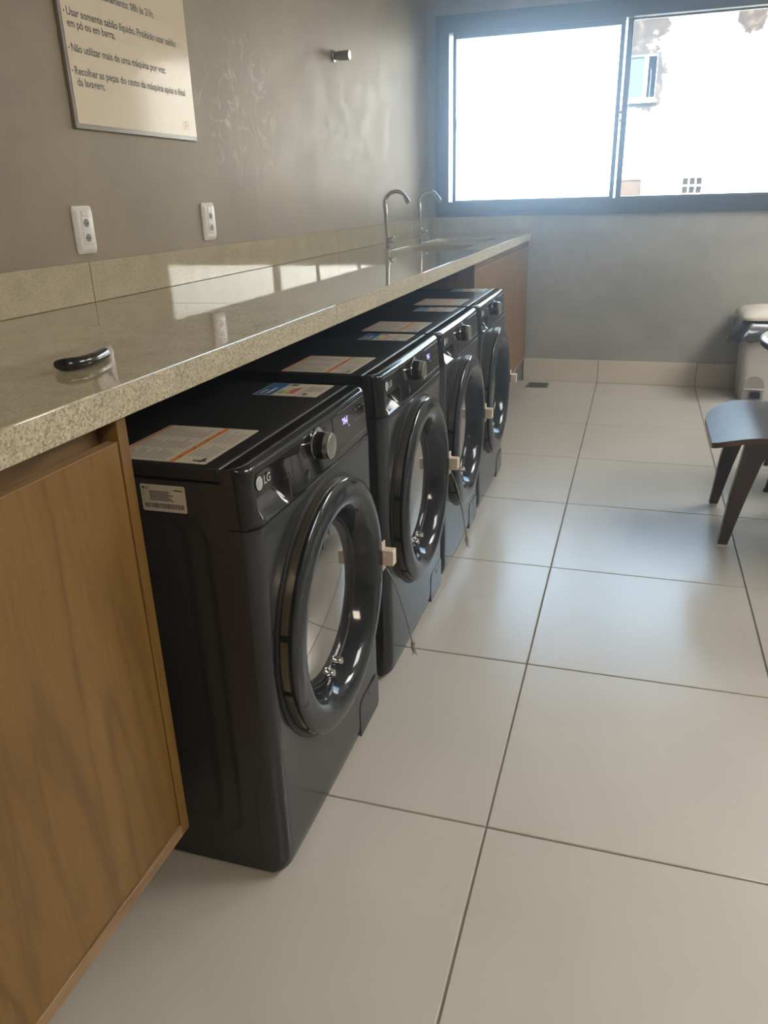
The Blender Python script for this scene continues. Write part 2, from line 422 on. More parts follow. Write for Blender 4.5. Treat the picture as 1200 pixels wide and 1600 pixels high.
bm = bmesh.new(); addbox(bm, (0.186, L + 0.002, 1.64), (0.198, L + 0.014, 1.71), 0.004, 2); link('sash_pull', bm, M_BLACKM, sa)
bm = bmesh.new(); rectframe(bm, 1.237, 1.198, 2.213, 2.20, L + 0.052, L + 0.078, 0.034, 0.010, 0.03, 0.012, 0.001)
sb = link('fixed_sash', bm, M_ALU, win)
box('glass_pane', (1.268, L + 0.062, 1.205), (2.186, L + 0.067, 2.19), M_GLASS, sb)
bm = bmesh.new(); addbox(bm, (1.206, L + 0.0, 1.66), (1.228, L + 0.013, 1.735), 0.005, 2); addbox(bm, (1.222, L + 0.004, 1.685), (1.245, L + 0.02, 1.70), 0.003, 1); addbox(bm, (1.228, L + 0.002, 1.635), (1.238, L + 0.012, 1.655), 0.003, 1)
link('window_latch', bm, M_BLACKM, sa)

# ------------------------------------------------------------------ outside: neighbouring facade
FY = 18.0; FX0 = 0.88; FTOP = 5.3
m, nt, b = newmat('sunlit_render')
v = coords(nt, 'World')
n1 = N(nt, 'ShaderNodeTexNoise', Scale=1.7, Detail=9.0, Roughness=0.68); nt.links.new(v, n1.inputs['Vector'])
def blob(cx, cz, sx, sz):
    s = N(nt, 'ShaderNodeVectorMath', operation='SUBTRACT'); nt.links.new(v, s.inputs[0]); s.inputs[1].default_value = (cx, FY, cz)
    q = N(nt, 'ShaderNodeVectorMath', operation='MULTIPLY'); nt.links.new(s.outputs[0], q.inputs[0]); q.inputs[1].default_value = (1 / sx, 0, 1 / sz)
    l = N(nt, 'ShaderNodeVectorMath', operation='LENGTH'); nt.links.new(q.outputs[0], l.inputs[0]); return l.outputs['Value']
d1 = mathn(nt, 'MINIMUM', blob(0.95, 4.4, 1.25, 0.95), blob(1.15, 3.4, 0.75, 0.95))
d1 = mathn(nt, 'MINIMUM', d1, blob(3.1, 4.35, 0.42, 0.55))
q = mathn(nt, 'ADD', d1, mathn(nt, 'MULTIPLY', mathn(nt, 'SUBTRACT', n1.outputs['Fac'], 0.5), 1.6))
msk = ramp(nt, q, [(0.60, (1, 1, 1)), (1.08, (0, 0, 0))])
n2 = N(nt, 'ShaderNodeTexNoise', Scale=5.0, Detail=8.0, Roughness=0.7); nt.links.new(v, n2.inputs['Vector'])
st = ramp(nt, n2.outputs['Fac'], [(0.36, (0.020, 0.0135, 0.009)), (0.52, (0.036, 0.025, 0.017)), (0.66, (0.10, 0.068, 0.043))])
nt.links.new(mixc(nt, msk, (0.78, 0.72, 0.62), st), b.inputs['Base Color']); b.inputs['Roughness'].default_value = 0.9
M_FAC = m
# wall with real openings
wx0, wx1, wz0, wz1 = 0.895, 1.453, 2.93, 3.74
cx0, cx1, cz0, cz1 = 2.14, 2.54, 1.14, 1.466
px0, px1, pz0, pz1 = 0.93, 1.338, 1.14, 1.456
xs = sorted({FX0, wx0, wx1, cx0, cx1, px0, px1, 14.0}); zs = sorted({-3.0, wz0, wz1, cz0, cz1, pz0, pz1, FTOP})
bm = bmesh.new()
for i in range(len(xs) - 1):
    for j in range(len(zs) - 1):
        mx_, mz_ = (xs[i] + xs[i + 1]) / 2, (zs[j] + zs[j + 1]) / 2
        if any(a < mx_ < c and e < mz_ < g for a, c, e, g in ((wx0, wx1, wz0, wz1), (cx0, cx1, cz0, cz1), (px0, px1, pz0, pz1))): continue
        addbox(bm, (xs[i], FY, zs[j]), (xs[i + 1], FY + 0.25, zs[j + 1]))
bmesh.ops.remove_doubles(bm, verts=bm.verts, dist=1e-4)
fac = thing('apartment_building', 'sun-bleached white rendered building with brown stains, seen through right half of window', 'building', (FX0, FY, -3))
link('facade_wall', bm, M_FAC, fac)
box('side_wall', (FX0, FY + 0.25, -3), (FX0 + 0.25, FY + 8, FTOP), M_FAC, fac)
box('interior_backing', (FX0 + 0.25, FY + 0.9, -3), (14, FY + 1.0, FTOP - 0.1), M_OPENING, fac)
bm = bmesh.new(); rectframe(bm, wx0, wz0, wx1, wz1, FY + 0.02, FY + 0.08, 0.03, 0.045, 0.012, 0.03, 0.002)
wf = link('window_frame', bm, M_PVC, fac); box('stile', (1.205, FY + 0.015, wz0), (1.245, FY + 0.07, wz1), M_PVC, wf); box('stile', (1.262, FY + 0.03, wz0), (1.28, FY + 0.07, wz1), M_PVC, wf)
box('window_blind', (wx0 + 0.02, FY + 0.05, wz0 + 0.03), (1.21, FY + 0.06, wz1 - 0.02), M_MINT, wf)
box('open_pane', (1.335, FY + 0.20, wz0 + 0.03), (1.35, FY + 0.22, wz1 - 0.25), M_BLIND2, wf)
box('window_sill', (wx0 - 0.02, FY - 0.06, wz0 - 0.05), (wx1 + 0.04, FY + 0.05, wz0), M_PVC, fac)
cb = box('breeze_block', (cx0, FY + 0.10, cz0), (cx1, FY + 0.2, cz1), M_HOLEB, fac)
for i in range(4):
    xx = cx0 + (cx1 - cx0) * i / 3; box('block_rib', (xx - 0.013, FY + 0.0, cz0), (xx + 0.016, FY + 0.12, cz1), M_FAC, cb)
for j in range(3):
    zz = cz0 + (cz1 - cz0) * j / 2; box('block_rib', (cx0, FY + 0.001, zz - 0.016), (cx1, FY + 0.12, zz + 0.016), M_FAC, cb)
pb = box('bricked_patch', (px0, FY + 0.03, pz0), (px1, FY + 0.2, pz1), M_BRICKP, fac)
box('roof_parapet', (FX0 - 0.05, FY - 0.06, FTOP), (14, FY + 0.3, FTOP + 0.12), M_FAC, fac)
gy = struct(box('yard_ground_1', (-12, L + 0.2, -3.2), (26, 30, -3.0), M_ASPH))  # courtyard ground outside, below the window

# ------------------------------------------------------------------ worktop (three slabs), splashback, basins
ZC = 1.0; XC = 0.716; TH = 0.048
SL = [(-1.6, 1.3905), (1.3925, 3.285), (3.287, L - 0.0205)]
wt = thing('granite_worktop', 'long speckled beige granite worktop running along the left wall over the machines', 'worktop', (0.36, 1.8, ZC - TH))
def slab(y0, y1, holes=()):
    bm = bmesh.new(); bmesh_box = addbox(bm, (0.0015, y0, ZC - 0.02), (XC - 0.004, y1, ZC), 0.0)
    return bm
def slab_mesh(y0, y1, holes):
    """top plate outline with rounded openings, filled and extruded"""
    cu = bpy.data.curves.new('s', 'CURVE'); cu.dimensions = '2D'; cu.fill_mode = 'BOTH'
    def sp(P):
        s = cu.splines.new('POLY'); s.points.add(len(P) - 1); s.use_cyclic_u = True
        for p, q in zip(s.points, P): p.co = (q[0], q[1], 0, 1)
    sp([(0.0015, y0), (XC, y0), (XC, y1), (0.0015, y1)])
    for h in holes: sp(h)
    cu.extrude = 0.012; cu.bevel_depth = 0.0016; cu.bevel_resolution = 1; cu.offset = -0.0016
    o = bpy.data.objects.new('s', cu); COL.objects.link(o)
    dg = bpy.context.evaluated_depsgraph_get(); dg.update()
    me = bpy.data.meshes.new_from_object(o.evaluated_get(dg)); bpy.data.objects.remove(o); bpy.data.curves.remove(cu)
    for v_ in me.vertices: v_.co.z += ZC - 0.0136
    return me
BAS = [rrect(0.245, 3.37, 0.60, 3.80, 0.07, 8), rrect(0.245, 4.02, 0.60, 4.47, 0.07, 8)]
for k, (y0, y1) in enumerate(SL):
    me = slab_mesh(y0, y1, BAS if k == 2 else [])
    off = wpos(wt)
    for v_ in me.vertices: v_.co -= off
    me.materials.clear(); me.materials.append(M_GRAN)
    o = bpy.data.objects.new('granite_slab', me); COL.objects.link(o); o.parent = wt
    a = box('apron', (XC - 0.030, y0, ZC - TH), (XC + 0.0005, y1, ZC - 0.0262), M_GRANE, o, 0.001, 1)
    b_ = box('apron_face', (XC - 0.006, y0 + 0.0005, ZC - 0.0264), (XC + 0.0008, y1 - 0.0005, ZC - 0.0028), M_GRANE, o)
for (y0, y1) in SL:
    box('splashback_slab', (0.0015, y0, ZC + 0.0005), (0.0205, min(y1, L - 0.0205), ZC + 0.104), M_GRAN, wt, 0.0012, 1)
box('splashback_slab', (0.0015, L - 0.0200, ZC + 0.0005 - 0.02), (XC + 0.003, L - 0.0015, ZC + 0.104), M_GRAN, wt, 0.0012, 1)
for P in BAS:
    bm = bmesh.new(); cx = sum(p[0] for p in P) / len(P); cy = sum(p[1] for p in P) / len(P)
    prof = [(1.005, ZC - 0.026), (0.985, ZC - 0.10), (0.95, ZC - 0.15), (0.86, ZC - 0.172), (0.12, ZC - 0.178)]
    rings = [[bm.verts.new((cx + (p[0] - cx) * s, cy + (p[1] - cy) * s, z)) for p in P] for s, z in prof]
    for A, B in zip(rings, rings[1:]):
        for i in range(len(P)): bm.faces.new((A[i], A[(i + 1) % len(P)], B[(i + 1) % len(P)], B[i]))
    bm.faces.new(rings[-1])
    bs = link('sunken_basin', bm, M_GRANE, wt, True); bmod = bs.modifiers.new('s', 'SOLIDIFY'); bmod.thickness = 0.012; bmod.offset = 1
    lathe('basin_drain', (cx, cy, ZC - 0.1765), (0, 0, 1), [(0, 0.032), (0.004, 0.032), (0.005, 0.026), (0.002, 0.02), (0.002, 0.0)], M_CHROME, bs, 24)

# ------------------------------------------------------------------ taps
def tap(y, label):
    r = 0.0095
    t = thing('gooseneck_tap', label, 'tap', (0.211, y, ZC), 'gooseneck taps at the basins')
    lathe('tap_base', (0.211, y, ZC + 0.0002), (0, 0, 1), [(0, 0.0), (0, 0.021), (0.004, 0.021), (0.006, 0.0155), (0.072, 0.0150), (0.075, 0.0105), (0.078, 0.0)], M_CHROME, t, 24)
    pts = [(0.211, y, ZC + 0.07), (0.209, y, ZC + 0.14), (0.206, y, ZC + 0.20)]
    cxx, cz = 0.262, ZC + 0.211; R_ = 0.057
    for i in range(0, 15):
        a = PI - i * (PI * 0.86) / 14; pts.append((cxx + R_ * math.cos(a) , y, cz + R_ * math.sin(a)))
    tube('spout', pts, r, M_CHROME, t, 14)
    e = Vector(pts[-1]); d = (e - Vector(pts[-2])).normalized()
    tube('aerator', [e - d * 0.004, e, e + d * 0.024], [0.0108, 0.0122, 0.0122], M_CHROME, t, 16)
    lathe('tap_knob', (0.222, y - 0.002, ZC + 0.046), (1, -0.35, 0), [(0, 0.0), (0, 0.009), (0.012, 0.009), (0.013, 0.015), (0.03, 0.0165), (0.034, 0.013), (0.034, 0.0)], M_CHROME, t, 20)
tap(3.474, 'chrome gooseneck tap at the near basin of the worktop')
tap(4.129, 'chrome gooseneck tap at the far basin, next to the window corner')

# ------------------------------------------------------------------ wall-hung cabinets under the worktop
def cabinet(y0, y1, doors, label, end_gap=0.0):
    ZB, ZT = 0.160, ZC - TH - 0.001; X1 = 0.706; T = 0.023
    c = thing('base_cabinet', label, 'cabinet', (0.36, (y0 + y1) / 2, ZB))
    box('side_panel', (0.02, y1 - T, ZB), (X1, y1, ZT), M_WOOD, c, 0.0008, 1)
    box('side_panel', (0.02, y0, ZB), (X1, y0 + T, ZT), M_WOOD, c, 0.0008, 1)
    box('bottom_panel', (0.02, y0 + T, ZB), (X1, y1 - T, ZB + 0.024), M_WOODH, c, 0.0008, 1)
    box('back_panel', (0.004, y0, ZB), (0.02, y1, ZT), M_WOOD, c)
    box('top_rail', (X1 - 0.055, y0 + T, ZT - 0.07), (X1 - 0.037, y1 - T, ZT), M_WOODH, c)
    w = (y1 - y0 - 2 * T) / doors
    for i in range(doors):
        a = y0 + T + i * w + 0.0025; b = y0 + T + (i + 1) * w - 0.0025
        d = box('door', (X1 - 0.020, a, ZB + 0.030), (X1 - 0.0015, b, ZT - 0.036), M_WOOD, c, 0.0008, 1)
        box('edge_band', (X1 - 0.020, a, ZT - 0.0359), (X1 - 0.0012, b, ZT - 0.0344), M_WOODH, d)
    return c
cabinet(-1.55, 0.515, 4, 'oak-look laminate cabinet hanging under the near end of the worktop')
cabinet(3.215, 5.10, 4, 'oak-look laminate cabinet beyond the machines, hanging under the basins')

# ------------------------------------------------------------------ washing machines
WW = 0.60
def build_washer(a):
    x0, xs_, xf = 0.235, 0.8125, 0.866
    Z0, ZT = 0.012, 0.850
    t = thing('washing_machine', 'x', 'washing machine', (0.55, a + WW / 2, 0))
    # casing: sides embossed with nested rounded panels
    bm = bmesh.new()
    def sdf(x, z, x0_, z0_, x1_, z1_, r):
        cx, cz = (x0_ + x1_) / 2, (z0_ + z1_) / 2
        dx, dz = abs(x - cx) - (x1_ - x0_) / 2 + r, abs(z - cz) - (z1_ - z0_) / 2 + r
        return math.hypot(max(dx, 0), max(dz, 0)) + min(max(dx, dz), 0) - r
    def sm(d, w): return 1 - max(0, min(1, d / w + 0.5))
    def emb(x, z):
        return 0.0035 * sm(sdf(x, z, 0.28, 0.08, 0.776, 0.772, 0.07), 0.006) + 0.004 * sm(sdf(x, z, 0.33, 0.12, 0.732, 0.757, 0.04), 0.012)
    for s in (0, 1):
        yy = a if s == 0 else a + WW; sg = 1 if s == 0 else -1
        grid(bm, 110, 90, lambda u, v_: (x0 + (xs_ - x0) * u, yy + sg * emb(x0 + (xs_ - x0) * u, Z0 + (0.824 - Z0) * v_), Z0 + (0.824 - Z0) * v_))
    addbox(bm, (x0, a + 0.009, Z0), (xs_ - 0.002, a + WW - 0.009, 0.824))
    cs = link('casing', bm, M_BODY, t, True); sharp(cs, 40)
    # top panel and its bright front line
    box('top_panel', (x0, a + 0.0005, 0.827), (xs_ - 0.001, a + WW - 0.0005, ZT), M_TOP, t, 0.003, 3)
    box('top_trim', (xs_ - 0.0008, a + 0.002, 0.842), (xs_ + 0.0012, a + WW - 0.002, ZT + 0.0006), M_STEEL, t)
    # front shapes: plan view bows gently and rounds at both corners
    RC = 0.030
    def xfront(y, base):
        d = min(y - a, a + WW - y); ins = 0.0
        if d < RC: ins = RC * 0.9 * (1 - math.sqrt(max(0, 1 - (1 - d / RC) ** 2)))
        u = (y - a - WW / 2) / (WW / 2)
        return base - ins + 0.003 * (1 - u * u)
    def ys(u):       # denser near the ends
        return a + WW * u
    def ylist(y0, y1, n):
        P = set()
        for i in range(n + 1): P.add(round(y0 + (y1 - y0) * i / n, 6))
        for k in range(13):
            q = RC * (1 - math.cos(PI / 2 * k / 12)); 
            for yy in (a + q, a + WW - q):
                if y0 - 1e-6 <= yy <= y1 + 1e-6: P.add(round(yy, 6))
        return sorted(P)
    def front_piece(name, y0, y1, prof, m, dent=None, n=40, port=None):
        """prof: (x,z) from back-top over the front to back-bottom"""
        bm = bmesh.new(); Y = ylist(y0, y1, n); rows = []
        for y in Y:
            row = []
            for (px, pz) in prof:
                k = (px - xs_) / (xf - xs_); k = max(0, min(1.2, k))
                x = px + (xfront(y, 0)) * k
                if dent: x -= dent(y, pz)
                row.append(bm.verts.new((x, y, pz)))
            rows.append(row)
        for A, B in zip(rows, rows[1:]):
            for i in range(len(prof) - 1):
                q = (A[i], A[i + 1], B[i + 1], B[i])
                if port and all(math.hypot(w.co.y - port[0], w.co.z - port[1]) < port[2] for w in q): continue   # round door opening
                bm.faces.new(q)
            bm.faces.new((A[-1], A[0], B[0], B[-1]))
        bm.faces.new(rows[0]).material_index = 1; bm.faces.new(rows[-1][::-1]).material_index = 1
        o = link(name, bm, [m, M_BODY], t, True); return sharp(o, 42)
    arc = [(xs_ + 0.0015, 0.747), (xs_ + 0.0015, 0.8495), (0.834, 0.8512), (0.844, 0.8508)]
    for i in range(1, 9):
        th = PI / 2 * i / 9; arc.append((0.8455 + 0.0125 * math.sin(th), 0.8383 + 0.0125 * math.cos(th)))
    arc += [(0.8590, 0.832), (0.8600, 0.82)]
    zz = [0.82 - 0.0035 * i for i in range(1, 21)]
    for z in zz: arc.append((0.8600 + (0.82 - z) * 0.075, z))
    arc += [(0.866, 0.7475), (0.864, 0.7465)]
    def dent(y, z):
        y0_, y1_ = a + 0.022, a + 0.150
        if not (y0_ < y < y1_) or z > 0.7935 or z < 0.7475: return 0.0
        u = (y - y0_) / (y1_ - y0_); k = min(1, 5 * u, 5 * (1 - u)); k = k * k * (3 - 2 * k)
        v_ = (z - 0.7475) / 0.046
        return 0.024 * k * (math.sin(PI / 2 * v_) ** 1.1)
    dr = front_piece('detergent_drawer', a, a + 0.1635, arc, M_PANEL, dent, 60)
    cp = front_piece('control_panel', a + 0.165, a + WW, arc, M_PANEL)
    lp = [(xs_ + 0.0015, Z0), (xs_ + 0.0015, 0.7445), (0.8655, 0.7445), (0.8665, 0.742)] + [(0.8665, 0.742 - 0.02 * i) for i in range(1, 35)] + [(0.866, 0.045), (0.863, 0.026), (0.857, 0.0165), (0.847, Z0)]
    fp = front_piece('front_panel', a, a + WW, lp, M_FRONT, port=(a + 0.297, 0.463, 0.235))
    box('lower_trim', (0.864, a + WW * 0.35, 0.7452), (0.869, a + WW - 0.04, 0.7468), M_STEEL, cp)
    XP = 0.8660    # face of the control panel near mid height
    # brand mark on the drawer front
    lg = lathe('brand_emblem', (0.8622, a + 0.038, 0.8175), (1, 0, 0.06), [(0, 0.0), (0, 0.0115), (0.0007, 0.0115), (0.0007, 0.0098), (0.0003, 0.0097), (0.0003, 0.0)], M_LOGO, dr, 24)
    for (sx, sz, ex, ez) in ((-0.004, 0.005, 0.0, -0.005), (0.0, -0.005, 0.005, -0.005), (0.002, 0.0, 0.0075, 0.0)):
        y1_, y2_ = a + 0.038 + sx, a + 0.038 + ex
        box('emblem_stroke', (0.8627, min(y1_, y2_) - 0.0006, 0.8175 + min(sz, ez) - 0.0006), (0.8634, max(y1_, y2_) + 0.0006 if sx != -0.004 else y1_ + 0.0008, 0.8175 + max(sz, ez) + 0.0006), M_LOGO, dr)
    text('brand_lettering', 'LG', 0.021, (0.8634, a + 0.053, 0.8105), (0, 1, 0), (0, 0, 1), M_LOGO, dr, bold=0.0003)
    # knob
    KY, KZ = a + 0.290, 0.806
    kb = lathe('program_knob', (0.8630, KY, KZ), (1, 0, 0), [(0, 0.0), (0, 0.034), (0.0015, 0.0335), (0.0022, 0.030), (0.0022, 0.0265), (0.026, 0.0245)], M_CHROME, t, 40)
    lathe('knob_face', (0.8630, KY, KZ), (1, 0, 0), [(0.0255, 0.0246), (0.0285, 0.0242), (0.0295, 0.0222), (0.0285, 0.0205), (0.0285, 0.0)], M_STEEL, kb, 40)
    lathe('knob_skirt', (0.8628, KY, KZ), (1, 0, 0), [(0.002, 0.0272), (0.018, 0.0258), (0.018, 0.024)], M_PANEL, kb, 40)
    lathe('start_button', (0.8648, a + 0.362, 0.772), (1, 0, 0), [(0, 0.0112), (0.0022, 0.0108), (0.003, 0.009), (0.0024, 0.0)], M_PANEL, t, 24)
    lathe('power_button', (0.8650, a + 0.225, 0.768), (1, 0, 0), [(0, 0.0112), (0.0022, 0.0108), (0.003, 0.009), (0.0024, 0.0)], M_PANEL, t, 24)
    # display with lit digits
    # glass plate of the display, tilted like the panel
    def tilt_plate(bm, y0, y1, z0, z1, th):
        P = []
        for (y, z) in ((y0, z0), (y1, z0), (y1, z1), (y0, z1)): P.append((0.8600 + (0.82 - z) * 0.075 + xfront(y, 0) , y, z))
        addprism(bm, P, (th, 0, 0.0))
    bm = bmesh.new(); tilt_plate(bm, a + 0.372, a + 0.565, 0.764, 0.836, 0.0006)
    dp = link('display', bm, M_PANEL, cp)
    bm = bmesh.new(); tilt_plate(bm, a + 0.405, a + 0.565, 0.8365, 0.8375, 0.0012); tilt_plate(bm, a + 0.40, a + 0.568, 0.7622, 0.7632, 0.0012)
    link('display_edge', bm, M_STEEL, cp)
    text('display_digits', '2H', 0.026, (0.8637, a + 0.424, 0.803), (0, 1, 0), (0, 0, 1), M_LED, dp, bold=0.0004)
    bm = bmesh.new()
    for (yy, z) in ((0.462, 0.795), (0.431, 0.776), (0.466, 0.776)): addbox(bm, (0.8636, a + yy, z), (0.8642, a + yy + 0.0028, z + 0.0045))
    tag(link('indicator_light', bm, M_LEDW, dp), kind='stuff')
    bm = bmesh.new()
    for yy in (0.50, 0.525, 0.548):
        for z in (0.82, 0.797, 0.775): addbox(bm, (0.8635, a + yy, z), (0.8640, a + yy + 0.012, z + 0.0012))
    tag(link('button_legend', bm, M_INKG, dp), kind='stuff')
    # ---- door
    YC, ZCn = a + 0.297, 0.463; c = (0.0, YC, ZCn); X = (1, 0, 0)
    hb = lathe('door_gasket', c, X, [(0.8655, 0.273), (0.8695, 0.274), (0.8715, 0.268), (0.8715, 0.252), (0.869, 0.24)], M_RUB, t, 96)
    dz = lathe('door', c, X, [(0.8700, 0.236), (0.8700, 0.2610), (0.8895, 0.2612), (0.8925, 0.2630), (0.8955, 0.2630), (0.8985, 0.2600), (0.9015, 0.2520), (0.9045, 0.2410), (0.9058, 0.2310), (0.9056, 0.2230),
                              (0.9040, 0.2160), (0.9005, 0.2090), (0.8940, 0.2010), (0.8840, 0.1940), (0.8700, 0.1870), (0.8540, 0.1810), (0.8380, 0.1765), (0.8250, 0.1720), (0.8250, 0.150)], M_RING, t, 128)
    # shiny band around the flank of the door, split by two dark notches
    for (g0, g1) in ((0.034, 0.105), (0.113, 0.957), (0.965, 1.026)):
        A0 = 2 * PI * g0; A1 = 2 * PI * g1
        lathe('rim_band', c, X, [(0.8722, 0.2608), (0.8728, 0.2632), (0.8868, 0.2636), (0.8878, 0.2610)], M_RIM, dz, 80, a0=A0, a1=A1)
    lathe('glass_surround', c, X, [(0.846, 0.1800), (0.8555, 0.1815), (0.857, 0.1797), (0.855, 0.1775), (0.846, 0.176)], M_DARK, dz, 96)
    P = [(0.850, 0.1785)]
    for i in range(1, 13):
        th = i / 12; P.append((0.850 + 0.022 * math.sin(th * PI / 2) , 0.1785 * math.cos(th * PI / 2)))
    lathe('door_glass', c, X, P, M_DOME, dz, 72)
    for dy in (-0.018, 0.030):  # small chrome studs added where glints sit low in the bowl
        lathe('bowl_stud', (0.853, YC + dy, ZCn - 0.166 + abs(dy) * 0.08), (1, 0.0, 0.22), [(0, 0.0), (0, 0.011), (0.017, 0.0095), (0.020, 0.007), (0.020, 0.0)], M_CHROME, dz, 18)
    # clasp on the handle side of the door
    cl = bmesh.new()
    addbox(cl, (0.9035, YC + 0.2325, ZCn - 0.036), (0.9075, YC + 0.2555, ZCn + 0.036), 0.001, 1)
    addbox(cl, (0.9070, YC + 0.230, ZCn - 0.019), (0.934, YC + 0.2545, ZCn + 0.019), 0.0015, 1)
    tag(link('lock_clasp', cl, M_BEIGE, t), 'cream plastic clasp')
    # filter hatch
    bm = bmesh.new()
    pts = [(0.8690, a + y, z) for y, z in ((0.432, 0.020), (0.560, 0.020), (0.572, 0.030), (0.572, 0.108), (0.562, 0.116), (0.448, 0.116), (0.432, 0.100))]
    addprism(bm, [Vector(p) - Vector((0.004, 0, 0)) for p in pts], (0.0055, 0, 0))
    fh = link('filter_hatch', bm, M_FRONT, t)
    bm = bmesh.new(); addprism(bm, [(0.8706, a + y, z) for y, z in ((0.494, 0.104), (0.500, 0.108), (0.506, 0.104), (0.500, 0.092))], (0.0004, 0, 0)); link('hatch_mark', bm, M_DARK, fh)
    for (fx, fy) in ((0.30, 0.05), (0.30, WW - 0.05), (0.775, 0.045), (0.775, WW - 0.045)):
        lathe('foot', (fx, a + fy, 0.0002), (0, 0, 1), [(0, 0.0), (0, 0.021), (0.009, 0.019), (0.014, 0.012), (0.014, 0.0)], M_RUB, t, 16)
    # ---- stickers: warning leaflet and energy rating on the top, data plate on the near side
    R = random.Random(3)
    rc = [(0, 0, 0.200, 0.185, 0, 0), (0.0, 0.176, 0.200, 0.182, 1, 1), (0.0, 0.058, 0.200, 0.068, 1, 1)]
    for k in range(11):
        yy = 0.166 - 0.0085 * k
        for (s0, s1) in ((0.008, 0.06), (0.068, 0.125), (0.132, 0.192)):
            rc.append((s0, yy, s1 - R.random() * 0.025, yy + 0.0035, 2, 1))
    for k in range(6):
        yy = 0.048 - 0.0078 * k
        for (s0, s1) in ((0.034, 0.10), (0.108, 0.19)): rc.append((s0, yy, s1 - R.random() * 0.03, yy + 0.003, 2, 1))
    rc += [(0.008, 0.012, 0.028, 0.017, 3, 2), (0.012, 0.006, 0.017, 0.030, 3, 2), (0.020, 0.010, 0.030, 0.013, 3, 2)]
    for k in range(4): rc.append((0.03 + 0.045 * k, 0.0615, 0.034 + 0.045 * k, 0.0655, 3, 2))
    # reading direction +y, text top towards -x (the wall)
    decal('warning_label', (0.779, a + 0.018, ZT), (0, 1, 0), (-1, 0, 0), rc, [M_PAPER, M_ORANGE, M_INKG, M_INK], t)
    rc = [(0, 0, 0.115, 0.150, 0, 0), (0.0015, 0.106, 0.1135, 0.148, 1, 1), (0.012, 0.118, 0.07, 0.124, 5, 2), (0.012, 0.132, 0.05, 0.138, 5, 2)]
    for k in range(7): rc.append((0.02, 0.096 - 0.0055 * k, 0.046 + 0.005 * k, 0.100 - 0.0055 * k, (2, 2, 3, 3, 4, 4, 4)[k], 1))
    rc += [(0.092, 0.082, 0.108, 0.098, 6, 1), (0.012, 0.045, 0.100, 0.047, 6, 1), (0.014, 0.030, 0.030, 0.040, 6, 1)]
    for k in range(5): rc.append((0.045, 0.038 - 0.007 * k, 0.10 - R.random() * 0.02, 0.040 - 0.007 * k, 6, 1))
    decal('energy_label', (0.786, a + 0.478, ZT), (0, 1, 0), (-1, 0, 0), rc, [M_PAPER, M_BLUE, M_GREEN, M_YEL, M_RED, M_PAPER, M_INK], t)
    rc = [(0, 0, 0.083, 0.047, 0, 0), (0.003, 0.0385, 0.0075, 0.043, 1, 1)]
    for k in range(6):
        for (s0, s1) in ((0.004, 0.013), (0.016, 0.05)): rc.append((s0, 0.0345 - 0.003 * k, s1 - R.random() * 0.01 + (0.012 if s0 > 0.01 else 0), 0.036 - 0.003 * k, 1, 1))
    rc.append((0.062, 0.038, 0.079, 0.040, 1, 1)); xx = 0.005
    while xx < 0.078:
        w = R.choice((0.0006, 0.0011, 0.0018)); rc.append((xx, 0.006, xx + w, 0.0145, 1, 1)); xx += w + R.choice((0.0006, 0.001))
    lb = decal('rating_label', (0.664, a - 0.0001, 0.7685), (1, 0, 0), (0, 0, 1), rc, [M_PAPER, M_INK], t)
    text('rating_lettering', 'LG', 0.0055, (0.673, a - 0.0009, 0.8073), (1, 0, 0), (0, 0, 1), M_INK, lb, bold=0.0002)
    return t
A1 = 0.583
w1 = build_washer(A1)
LABS = ['black front-loading washing machine nearest the camera, next to the oak cabinet',
        'second black front-loading washing machine from the near cabinet, steel cable in front of its door',
        'third black front-loading washing machine from the near cabinet, second from the basin cabinet',
        'farthest black front-loading washing machine, beside the cabinet under the basins']
w1['label'] = LABS[0]; w1['group'] = 'front-loading washing machines under the worktop'
for i, a in enumerate((1.285, 1.905, 2.535)):
    w = copy_tree(w1); w.location.y += a - A1; w['label'] = LABS[i + 1]
    if i >= 1:          # the two far machines are switched off: no lit digits
        for o in list(w.children_recursive):
            if o.name.split('.')[0] in ('display_digits', 'indicator_light'): bpy.data.objects.remove(o)

# security cables hanging off the first two doors
def cable(a, label):
    y0 = a + 0.297 + 0.243
    p0 = Vector((0.9110, y0 + 0.004, 0.428)); p3 = Vector((0.937, y0 + 0.130, 0.150))
    pts = []
    for i in range(15):
        s = i / 14; q = p0 * (1 - s) ** 3 + (p0 + Vector((0.012, 0.035, -0.045))) * 3 * s * (1 - s) ** 2 + (p3 + Vector((-0.002, -0.035, 0.09))) * 3 * s * s * (1 - s) + p3 * s ** 3
        pts.append(q)
    t = thing('security_cable', label, 'cable', p0)
    tube('wire', pts, 0.0019, M_CABLE, t, 8)
    d = (pts[-1] - pts[-2]).normalized(); e = pts[-1]
    tube('crimp', [e - d * 0.004, e + d * 0.012, e + d * 0.013, e + d * 0.017, e + d * 0.018, e + d * 0.034], [0.0055, 0.006, 0.0035, 0.0035, 0.006, 0.005], M_STEEL, t, 10)
    bm = bmesh.new(); s = d.cross(Vector((0, 0, 1))).normalized()
    for k in (-1, 1): addtube(bm, [e + d * 0.030, e + d * 0.038 + s * 0.004 * k, e + d * 0.046 + s * 0.006 * k], 0.0010, 6)
    link('frayed_end', bm, M_CABLE, t)
cable(A1, 'thin steel cable with crimped end hanging from the nearest machine door')
cable(1.285, 'thin steel cable with crimped end hanging from the second machine door')

